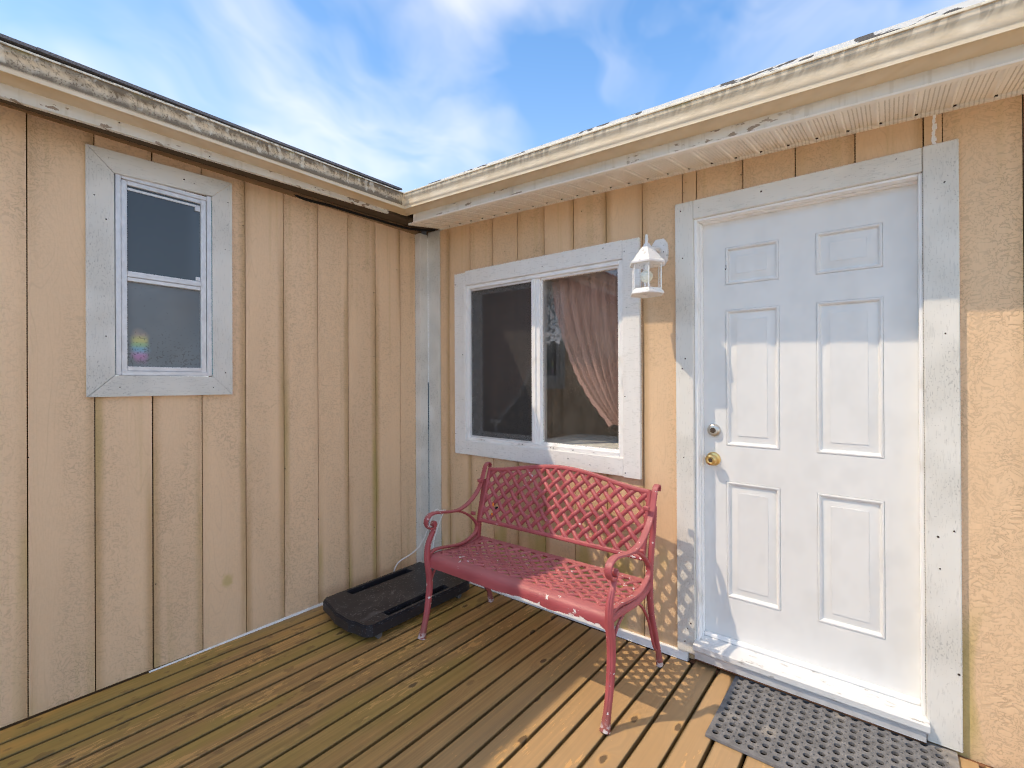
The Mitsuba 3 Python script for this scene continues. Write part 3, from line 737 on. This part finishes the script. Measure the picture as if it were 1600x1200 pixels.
put(f'{R}__fascia', fas(.285, 1.16, -.331, -.313, .0, .12), 'fascia_paint')
put(f'{R}__fascia', fas(1.163, 4.6, -.330, -.313, .0, .12), 'fascia_paint')
put(f'{R}__fascia__edge_strip', fas(.29, 4.6, -.3335, -.308, -.003, .004), 'soffit_vinyl')
put(f'{R}__gutter', gutter('R'), 'gutter_paint', smooth=35)
dz_ = lambda x: 2.730 - .0455 * x
put(f'{R}__roof__drip_edge', quadbox([(.50, -.385, dz_(.5) - .03), (4.6, -.385, dz_(4.6) - .03), (4.6, -.385, dz_(4.6)), (.50, -.385, dz_(.5)), (.5, -.30, dz_(.5) + .0), (4.6, -.30, dz_(4.6)), (4.6, -.30, dz_(4.6) + .018), (.5, -.30, dz_(.5) + .018)]), 'drip_edge')
put(f'{R}__roof', quadbox([(.35, -.35, 2.64), (4.6, -.35, 2.44), (4.6, -.35, 2.455), (.35, -.35, 2.67), (.35, 4, 3.5), (4.6, 4, 3.5), (4.6, 4, 3.53), (.35, 4, 3.53)]), 'shingle')
# valley flashing at the inside corner
put(f'{R}__roof__valley_flashing', quadbox([(.30, -.44, 2.665), (.44, -.36, 2.672), (.44, -.36, 2.68), (.30, -.44, 2.672), (.12, -.2, 2.71), (.3, .0, 2.72), (.3, .0, 2.73), (.12, -.2, 2.72)]), 'felt')
# the room behind the window
rm = trimesh.creation.box(bounds=[[.10, .09, .02], [3.3, 3.4, 2.5]]); rm.invert()
c = rm.triangles_center; keep = c[:, 1] > .1
fw = extrude(sbox(.10, .02, 3.3, 2.5).difference(sbox(.474, 1.0, 1.686, 2.112)), .012, 'y', .080)
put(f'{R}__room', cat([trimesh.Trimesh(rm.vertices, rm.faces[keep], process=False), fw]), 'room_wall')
tag(R, 'tan siding wing facing the deck with white door, curtained window and pale soffit', 'house')

# table by the window, seen through the glass
put('table__top', cbox(.95, 1.95, .16, .75, .99, 1.015, .004), 'table_cloth'); put('table__leg', cbox(1.0, 1.05, .2, .25, .02, .989, .003), 'room_wood'); put('table__leg', cbox(1.85, 1.9, .2, .25, .02, .989, .003), 'room_wood')
put('table__leg', cbox(1.0, 1.05, .66, .71, .02, .989, .003), 'room_wood'); put('table__leg', cbox(1.85, 1.9, .66, .71, .02, .989, .003), 'room_wood')
tag('table', 'pale covered table just inside the window, below the pink curtain', 'table')

# curtains
def curtain(edge_open, edge_fix, name, y0, seed, lab, side):
    nu, nv = 90, 70; v = []; r = np.random.default_rng(seed); ph = r.uniform(0, 6)
    for j in range(nv):
        t = j / (nv - 1); z = 2.16 - t * (2.16 - 1.13)
        eo = np.interp(t, edge_open[0], edge_open[1]); ef = np.interp(t, edge_fix[0], edge_fix[1])
        wdt = abs(eo - ef)
        for i in range(nu):
            s = i / (nu - 1)
            x = ef + (eo - ef) * s
            amp = .016 + .012 * t
            y = y0 + amp * math.sin(2 * math.pi * 8.5 * s + ph + .8 * math.sin(3 * t + s * 4)) + .006 * math.sin(2 * math.pi * 19 * s + 3 * t)
            v.append((x, y, z + .0 + .03 * t * s))
    v = np.array(v); f = []
    for j in range(nv - 1):
        for i in range(nu - 1):
            a = j * nu + i; f += [[a, a + 1, a + nu], [a + 1, a + nu + 1, a + nu]]
    put(name, trimesh.Trimesh(v, np.array(f), process=False), 'curtain_cloth', smooth=True)
    # scalloped edge trim along the open edge
    ed = v.reshape(nv, nu, 3)[:, -1]
    P = spline(ed, 120); vv = []
    for q, p in enumerate(P):
        w = .022 + .008 * abs(math.sin(q * .36)); vv += [p + [0, -.004, 0], p + [side * w * .8, -.006, -w * .5]]
    ff = []
    for q in range(len(P) - 1): ff += [[2 * q, 2 * q + 1, 2 * q + 2], [2 * q + 1, 2 * q + 3, 2 * q + 2]]
    put(f'{name}__edging', trimesh.Trimesh(np.array(vv), np.array(ff), process=False), 'curtain_cloth' if side < 0 else 'lace')
    tag(name, lab, 'curtain')


tt = [0, .25, .45, .6, .72, .85, 1]
curtain((tt, [1.13, 1.155, 1.215, 1.275, 1.335, 1.425, 1.56]), ([0, 1], [1.76, 1.72]), 'curtain', .135, 3, 'dusty pink tied-back curtain behind the clear right half of the window', -1)
curtain((tt, [1.00, .99, .96, .915, .865, .78, .62]), ([0, .7, 1], [.46, .52, .58]), 'curtain_001', .150, 5, 'tied-back curtain with scalloped edging behind the dark screen', 1)
put('curtain_001__tie', cat([cbox(.60, .69, .10, .128, 1.125, 1.15, .004), quadbox([(.625, .118, 1.13), (.645, .118, 1.13), (.645, .122, 1.13), (.625, .122, 1.13), (.64, .118, .99), (.675, .118, .99), (.675, .122, .99), (.64, .122, .99)])]), 'lace')
# lace valance
nu, nv = 60, 30; v = []
for j in range(nv):
    for i in range(nu):
        s, t = i / (nu - 1), j / (nv - 1)
        x = .96 + .24 * s; zb_ = 1.66 + .03 * abs(math.sin(s * 3 * math.pi)) - .10 * (1 - s) * 0
        v.append((x, .205 + .012 * math.sin(s * 40), 2.16 - t * (2.16 - zb_)))
f = []
for j in range(nv - 1):
    for i in range(nu - 1):
        a = j * nu + i; f += [[a, a + 1, a + nu], [a + 1, a + nu + 1, a + nu]]
put('lace_valance', trimesh.Trimesh(np.array(v), np.array(f), process=False), 'lace', smooth=True)
tag('lace_valance', 'white lace valance hanging behind the pink curtain in the window', 'valance')

# ------------------------------------------------------------------ wall lamp
A = 'wall_lamp'; LC = np.array([1.8945, -.18, 0])


def hexring(r, z):
    return [(LC[0] + r * math.sin(math.radians(a)), LC[1] - r * math.cos(math.radians(a)), z) for a in (-30, 30, 90, 150, 210, 270)]


def hexloft(pr, close=True):
    v = [p for r, z in pr for p in hexring(r, z)]; f = []
    for i in range(len(pr) - 1):
        for j in range(6):
            a, b = 6 * i + j, 6 * i + (j + 1) % 6
            f += [[a, b, a + 6], [b, b + 6, a + 6]]
    for e, o in ((0, 1), (len(pr) - 1, 0)):
        v.append((LC[0], LC[1], pr[e][1])); c = len(v) - 1
        for j in range(6):
            a, b = 6 * e + j, 6 * e + (j + 1) % 6
            f.append([c, b, a] if o else [c, a, b])
    m = trimesh.Trimesh(np.array(v), np.array(f), process=False)
    if m.volume < 0: m.invert()
    return m


put(f'{A}__roof', hexloft([(.078, 1.990), (.090, 1.990), (.091, 1.998), (.086, 2.004), (.076, 2.012), (.062, 2.034), (.052, 2.046), (.047, 2.052), (.036, 2.066), (.022, 2.082), (.018, 2.090), (.016, 2.094)]), 'lamp_paint', smooth=25)
put(f'{A}__finial', xf(lathe([(0, 0), (.013, 0), (.014, .004), (.008, .010), (.0065, .022), (.009, .027), (.0095, .031), (.006, .036), (.007, .041), (.0085, .047), (.006, .053), (0, .055)], 16), None, (LC[0], LC[1], 2.0885)), 'lamp_paint', smooth=40)
put(f'{A}__base', hexloft([(.062, 1.867), (.073, 1.867), (.076, 1.861), (.088, 1.847), (.089, 1.841), (.080, 1.838), (.05, 1.845), (.04, 1.852)]), 'lamp_paint', smooth=25)
for p0, p1 in zip(hexring(.0735, 1.866), hexring(.0735, 1.992)):
    put(f'{A}__bar', sweep([p0, p1], rrect(.0062, .0062, .25, 1), axis=np.array([p0[1] - LC[1], LC[0] - p0[0], 0]) / .0735), 'lamp_paint')
h0, h1 = hexring(.0725, 1.868), hexring(.0725, 1.991)
for j in range(6):
    q = (j + 1) % 6
    put(f'{A}__pane', trimesh.Trimesh([h0[j], h0[q], h1[q], h1[j]], [[0, 1, 2], [0, 2, 3]], process=False), 'pane_glass')
put(f'{A}__bulb', xf(trimesh.creation.icosphere(subdivisions=3, radius=.031), None, (LC[0] - .002, LC[1], 1.933)), 'bulb_glass', smooth=True)
put(f'{A}__socket', xf(lathe([(0, 0), (.013, 0), (.013, .03), (0, .03)], 16), None, (LC[0] - .002, LC[1], 1.9605)), 'lamp_paint', smooth=40)
oc = Polygon([(1.8945 + a, 2.086 + b) for a, b in ((-.022, -.072), (.022, -.072), (.042, -.045), (.046, 0), (.042, .045), (.022, .072), (-.022, .072), (-.042, .045), (-.046, 0), (-.042, -.045))])
put(f'{A}__back_plate', cat([extrude(oc, .012, 'y', -.0125), extrude(oc.buffer(-.008), .006, 'y', -.0183)]), 'lamp_paint')
put(f'{A}__arm', tube([(LC[0], -.016, 2.095), (LC[0], -.06, 2.098), (LC[0], -.11, 2.078), (LC[0], -.15, 2.048)], .014, 24, 10), 'lamp_paint', smooth=50)
nails(f'{A}__screw', [(1.8945 + .024, -.0188, 2.085), (1.8945 - .024, -.0188, 2.085)], 'y', .0035)
tag(A, 'white hexagonal lantern with clear panes mounted beside the door', 'wall lamp')

# ------------------------------------------------------------------ garden bench
B = 'garden_bench'
XL, XR = .823, 1.938


def fr2(x, pts, n=60):
    P = spline(pts, n); return np.stack([np.full(n, x), P[:, 0], P[:, 1]], 1)


AX = (1, 0, 0)
for x, nm in ((XL, 'l'), (XR, 'r')):
    s = 1 if x > 1.3 else -1
    leg = fr2(x, [(-.728, .004), (-.716, .04), (-.692, .12), (-.674, .22), (-.668, .31), (-.680, .40), (-.684, .47), (-.668, .53), (-.640, .574), (-.632, .592)], 50)
    sc = np.interp(np.linspace(0, 1, 50), [0, .04, .12, .5, .7, 1], [1.25, 1.1, .92, 1.08, 1.05, .72])
    put(f'{B}__front_leg', cat([sweep(leg, rrect(.034, .028, .35), axis=AX, scale=sc), sweep(leg[4:-4] + [0, -.0135, 0], rrect(.012, .008, .4), axis=AX)]), 'bench_paint', smooth=50)
    rear = fr2(x, [(-.205, .80), (-.228, .68), (-.255, .56), (-.268, .46), (-.266, .38), (-.250, .29), (-.213, .19), (-.172, .085), (-.152, .004)], 50)
    sc = np.interp(np.linspace(0, 1, 50), [0, .1, .5, .9, .97, 1], [.8, 1, 1.05, .9, 1.1, 1.2])
    put(f'{B}__rear_leg', sweep(rear, rrect(.026, .030, .35), axis=AX, scale=sc), 'bench_paint', smooth=50)
    arm = fr2(x, [(-.158, .868), (-.152, .884), (-.166, .897), (-.186, .892), (-.206, .862), (-.228, .808), (-.258, .752), (-.305, .706), (-.362, .672), (-.425, .653), (-.505, .655), (-.588, .668), (-.640, .673), (-.676, .661), (-.692, .634), (-.680, .604), (-.655, .590),
                  (-.630, .596), (-.622, .614), (-.634, .627), (-.648, .620), (-.646, .610)], 130)
    sc = np.interp(np.linspace(0, 1, 130), [0, .08, .5, .8, .92, 1], [.75, .9, 1., 1.05, .8, .6])
    put(f'{B}__armrest', cat([sweep(arm, rrect(.034, .012, .45), axis=AX, scale=sc), sweep(np.stack([np.linspace(x - .017, x + .017, 2), [-.637] * 2, [.612] * 2], 1), circ(.012, 12), N=(0, 0, 1))]), 'bench_paint', smooth=50)
    loop = fr2(x, [(-.455, .645), (-.41, .632), (-.355, .602), (-.305, .560), (-.281, .520), (-.290, .487), (-.33, .463), (-.395, .446), (-.475, .448), (-.57, .462), (-.635, .465), (-.672, .452)], 70)
    sc = np.interp(np.linspace(0, 1, 70), [0, .3, .6, 1], [.8, 1.0, 1.1, 1.0])
    put(f'{B}__arm_support', sweep(loop, rrect(.026, .013, .4), axis=AX, scale=sc), 'bench_paint', smooth=50)
    rail = fr2(x, [(-.262, .452), (-.315, .428), (-.42, .416), (-.53, .424), (-.615, .432), (-.668, .430)], 30)
    put(f'{B}__side_rail', sweep(rail, rrect(.024, .034, .35), axis=AX), 'bench_paint', smooth=50)
    br = fr2(x - s * .002, [(-.455, .412), (-.40, .396), (-.331, .338), (-.278, .262), (-.246, .186), (-.212, .115), (-.19, .09)], 30)
    put(f'{B}__brace', sweep(br, rrect(.013, .010, .4), axis=AX), 'bench_paint', smooth=50)
    br = fr2(x - s * .002, [(-.51, .412), (-.575, .396), (-.625, .36), (-.655, .305), (-.668, .25)], 24)
    put(f'{B}__brace', sweep(br, rrect(.013, .010, .4), axis=AX), 'bench_paint', smooth=50)

# back panel: s in [0, 1] from the bottom rail to the nominal top edge, leaning back
PB0, PB1 = np.array([-.283, .563]), np.array([-.188, .862])
BH = np.linalg.norm(PB1 - PB0); bu = (PB1 - PB0) / BH
BN = np.array([0, -bu[1], bu[0]])            # facing the sitter
BX0, BX1 = .853, 1.908
bump_top = lambda x: .064 * (math.cos(math.pi * min(1, abs((x - 1.38) / .5275))) * .5 + .5) ** .85


def back_pt(x, h):
    q = PB0 + bu * h
    bow = -.010 * (1 - ((x - 1.38) / .53) ** 2)
    return np.array([x, q[0] - bow, q[1]])


xs = np.linspace(BX0, BX1, 50)
outline = Polygon([(BX0, 0), (BX1, 0)] + [(x, BH + bump_top(x)) for x in xs[::-1]])
BK = f'{B}__backrest'
top = np.array([back_pt(x, BH + bump_top(x)) for x in xs]); bot = np.array([back_pt(x, 0) for x in xs])
lft = np.array([back_pt(BX0, h) for h in np.linspace(-.008, BH + .008, 12)]); rgt = np.array([back_pt(BX1, h) for h in np.linspace(-.008, BH + .008, 12)])
fp = rrect(.024, .020, .35)
put(BK, cat([sweep(top, fp, N=BN), sweep(bot, fp, N=BN), sweep(lft, fp, N=BN), sweep(rgt, fp, N=BN),
             cbox(XL, BX0, back_pt(0, .04)[1] - .008, back_pt(0, .04)[1] + .01, .60, .62, .003), cbox(BX1, XR, back_pt(0, .04)[1] - .008, back_pt(0, .04)[1] + .01, .60, .62, .003),
             cbox(XL, BX0, back_pt(0, .24)[1] - .008, back_pt(0, .24)[1] + .01, .79, .81, .003), cbox(BX1, XR, back_pt(0, .24)[1] - .008, back_pt(0, .24)[1] + .01, .79, .81, .003)]), 'bench_paint', smooth=50)


def half_round(w, t):
    a = np.linspace(0, math.pi, 6)
    return np.array([[w / 2 * math.cos(q), t * math.sin(q) ** .8 - t * .45] for q in a])[::-1]


def lattice(region, px, ph, mapf, key, w, t, A, x0, y0):
    """woven diagonal strips over a region of (x, h); px, ph: half pitches"""
    inner = region.buffer(-.003)
    bx0, by0, bx1, by1 = region.bounds
    for fam in (0, 1):
        for i in range(-60, 61):
            pts = []
            for s in (-40, 40):
                u, v = (i, s) if fam == 0 else (s, i)
                pts.append((x0 + px * (u + v), y0 + ph * (u - v)))
            ln = LineString(pts).intersection(inner)
            for seg in getattr(ln, 'geoms', [ln]):
                if seg.is_empty or seg.length < .012: continue
                n = max(4, int(seg.length / .011)); q = [seg.interpolate(k / (n - 1), normalized=True).coords[0] for k in range(n)]
                P, N = [], []
                for x, h in q:
                    u = ((x - x0) / px + (h - y0) / ph) / 2; v = ((x - x0) / px - (h - y0) / ph) / 2
                    off = A * math.cos(math.pi * (v - i)) if fam == 0 else -A * math.cos(math.pi * (u - i))
                    p, nn = mapf(x, h); P.append(p + nn * off); N.append(nn)
                put(key, sweep(np.array(P), half_round(w, t), N=np.array(N)), 'bench_paint', smooth=50)


def back_map(x, h):
    return back_pt(x, h), BN


lattice(outline, .0385, .0385, back_map, f'{BK}__strip', .0240, .012, .0042, 1.38, .02)

# seat: x along the bench, q from the back edge (0) to the front (1); the surface dips and rolls over at the front
SX0, SX1 = .838, 1.923
sq = [(-.250, .452), (-.30, .440), (-.38, .430), (-.46, .432), (-.54, .444), (-.60, .453), (-.640, .452), (-.662, .443), (-.674, .428), (-.678, .405), (-.678, .384)]
SQ = spline(sq, 80); sd = np.r_[0, np.cumsum(np.linalg.norm(np.diff(SQ, axis=0), axis=1))]


def seat_pt(x, d):
    y = np.interp(d, sd, SQ[:, 0]); z = np.interp(d, sd, SQ[:, 1]); return np.array([x, y, z])


def seat_map(x, d):
    a, b = seat_pt(x, d - .004), seat_pt(x, d + .004); t = (b - a) / np.linalg.norm(b - a)
    return seat_pt(x, d), np.array([0, t[2], -t[1]])


SE = f'{B}__seat'
d_front = float(sd[np.argmin(abs(SQ[:, 0] + .630))])
reg = sbox(SX0 + .012, .020, SX1 - .012, d_front)
# solid rim: back band, side bands, front apron as a curved sheet with thickness
def sheet_band(x0, x1, d0, d1, nx, nd, th=.006):
    v, f = [], []
    for a in range(nd):
        for b in range(nx):
            p, nn = seat_map(x0 + (x1 - x0) * b / (nx - 1), d0 + (d1 - d0) * a / (nd - 1)); v += [p, p - nn * th]
    idx = lambda a, b, s: 2 * (a * nx + b) + s
    for a in range(nd - 1):
        for b in range(nx - 1):
            for s, fl in ((0, 1), (1, 0)):
                q = [idx(a, b, s), idx(a, b + 1, s), idx(a + 1, b + 1, s), idx(a + 1, b, s)]
                if fl: q = q[::-1]
                f += [[q[0], q[1], q[2]], [q[0], q[2], q[3]]]
    rim = [(0, b) for b in range(nx)] + [(a, nx - 1) for a in range(1, nd)] + [(nd - 1, b) for b in range(nx - 2, -1, -1)] + [(a, 0) for a in range(nd - 2, 0, -1)]
    for i in range(len(rim)):
        p, q = rim[i], rim[(i + 1) % len(rim)]
        f += [[idx(*p, 0), idx(*q, 0), idx(*q, 1)], [idx(*p, 0), idx(*q, 1), idx(*p, 1)]]
    m = trimesh.Trimesh(np.array(v), np.array(f), process=False)
    if m.volume < 0: m.invert()
    return m


put(SE, cat([sheet_band(SX0, SX1, .0, .026, 30, 3, .010), sheet_band(SX0, SX1, d_front - .006, sd[-1], 60, 24), sheet_band(SX0, SX0 + .022, .026, d_front - .006, 3, 24, .008), sheet_band(SX1 - .022, SX1, .026, d_front - .006, 3, 24, .008)]), 'bench_paint', smooth=50)
lattice(reg, .0405, .0335, seat_map, f'{SE}__strip', .0245, .008, .0022, 1.38, .04)
put(f'{B}__tag', cat([xf(trimesh.creation.icosphere(subdivisions=2, radius=.010), None, back_pt(.962, .085) + [0, .004, 0])]), 'dark')
mat('tag_orange', (.75, .22, .03), .5, .3)
for h_, za, zb_ in ((.1, .668, .69), (.06, .617, .632)): put(f'{B}__tag', cbox(.972, .984, back_pt(0, h_)[1] + .006, back_pt(0, h_)[1] + .012, za, zb_, .002), 'tag_orange')
tag(B, 'red cast metal bench with woven lattice back and chipped white front edge', 'bench')

# ------------------------------------------------------------------ moving dolly
K = 'furniture_dolly'
out = Polygon([(.128, -.16), (.128, -.90), (.150, -.925), (.255, -.945), (.30, -.955), (.36, -.972), (.50, -.975), (.545, -.962), (.60, -.957), (.630, -.948), (.652, -.92), (.655, -.20), (.645, -.165), (.62, -.152), (.15, -.15)])
slots = [sbox(.160, -.772, .226, -.303), sbox(.570, -.797, .622, -.333)]
ring = out.difference(unary_union(slots))


def round_plate(z0, z1, b=.012):
    ms = []
    m3s = []
    for inset, za, zb_ in ((0, z0 + .002, z1 - b), (b * .3, z1 - b, z1 - b * .45), (b * .75, z1 - b * .45, z1 - .0)):
        p = out.buffer(-inset).difference(unary_union([s.buffer(inset * .4) for s in slots]))
        cs = m3.CrossSection([np.array(r.coords)[:-1] for r in [p.exterior, *p.interiors]], m3.FillRule.EvenOdd)
        m3s.append(m3.Manifold.extrude(cs, zb_ - za + .0002).translate((0, 0, za)))
    return m3.Manifold.batch_boolean(m3s, m3.OpType.Add)


mm = round_plate(.036, .100).to_mesh()
put(f'{K}__deck', trimesh.Trimesh(mm.vert_properties[:, :3], mm.tri_verts, process=False), 'black_plastic')
inside = [cbox(a + .001, b - .001, c + .001, d - .001, .036, .044, .001) for a, c, b, d in [(s.bounds[0], s.bounds[1], s.bounds[2], s.bounds[3]) for s in slots]]
ribs = [cbox(.170, .173, y, y + .014, .044, .075, .001) for y in np.arange(-.75, -.32, .03)]
for q in inside: put(f'{K}__slot_floor', q, 'black_plastic')
for q in ribs: put(f'{K}__rib', q, 'black_plastic')
for x, y in ((.622, -.865), (.622, -.245), (.2, -.84), (.2, -.25)):
    put(f'{K}__caster', xf(trimesh.creation.cylinder(radius=.018, height=.022, sections=20), (math.pi / 2, (0, 1, 0)), (x, y, .0185)), 'caster_grey', smooth=40)
tag(K, 'black plastic moving dolly with two long slots lying in the deck corner', 'dolly')

# ------------------------------------------------------------------ door mat
mp = sbox(2.263, -.50, 3.02, -.020).buffer(.004)
hs = []
for i in range(18):
    for j in range(12):
        cx, cy = 2.288 + .0427 * i, -.041 - .0427 * j
        if cx < 3.0 and cy > -.49:
            a = np.arange(12) * math.pi / 6; hs.append(Polygon(np.stack([cx + .0125 * np.cos(a), cy + .0125 * np.sin(a)], 1)))
            if i < 17 and cy - .02 > -.48 and cx + .021 < 3.0: hs.append(Polygon(np.stack([cx + .02135 + .0042 * np.cos(a[::2]), cy - .02135 + .0042 * np.sin(a[::2])], 1)))
put('door_mat', extrude(mp.difference(unary_union(hs)), .0105, 'z', .0034), 'mat_rubber')
put('door_mat__base', cbox(2.266, 3.015, -.497, -.024, .0004, .0030, .0005), 'dark')  # black sheet added under the mat so its holes look dark
tub = []
for i in range(18):
    for j in range(12):
        for a, b in ((.021, 0), (0, .021)):
            cx, cy = 2.288 + .0427 * i + a, -.041 - .0427 * j + b * -1
            if cx < 3.0 and cy > -.48:
                for _ in range(3):
                    dx, dy = random.uniform(-.007, .007), random.uniform(-.007, .007)
                    t_ = trimesh.creation.cone(radius=.0022, height=.003, sections=6); t_.apply_translation((cx + dx, cy + dy, .0136)); tub.append(t_)
k = put('door_mat__stud', cat(tub), 'mat_rubber'); tag(k, kind='stuff')
tag('door_mat', 'grey rubber mat with rows of round holes at the door sill', 'door mat')

# ------------------------------------------------------------------ cord and its hook
put('power_cord', tube([(.05, -.33, .02), (.038, -.31, .07), (.032, -.27, .105), (.034, -.225, .12), (.055, -.12, .165), (.075, -.09, .21), (.11, -.06, .31), (.15, -.05, .41), (.20, -.04, .470), (.235, -.035, .462), (.262, -.038, .474), (.25, -.045, .43), (.21, -.06, .32), (.185, -.07, .22), (.19, -.08, .12)], .0042, 120, 8), 'cord_white', smooth=True)
tag('power_cord', 'thin white cord looped over a cleat behind the bench arm', 'cord')
put('wall_cleat', cat([cbox(.205, .285, -.030, -.018, .455, .466, .004), cbox(.235, .252, -.018, -.0005, .452, .469, .003)]), 'lamp_paint')
tag('wall_cleat', 'small pale cleat on the siding holding the white cord', 'cleat')
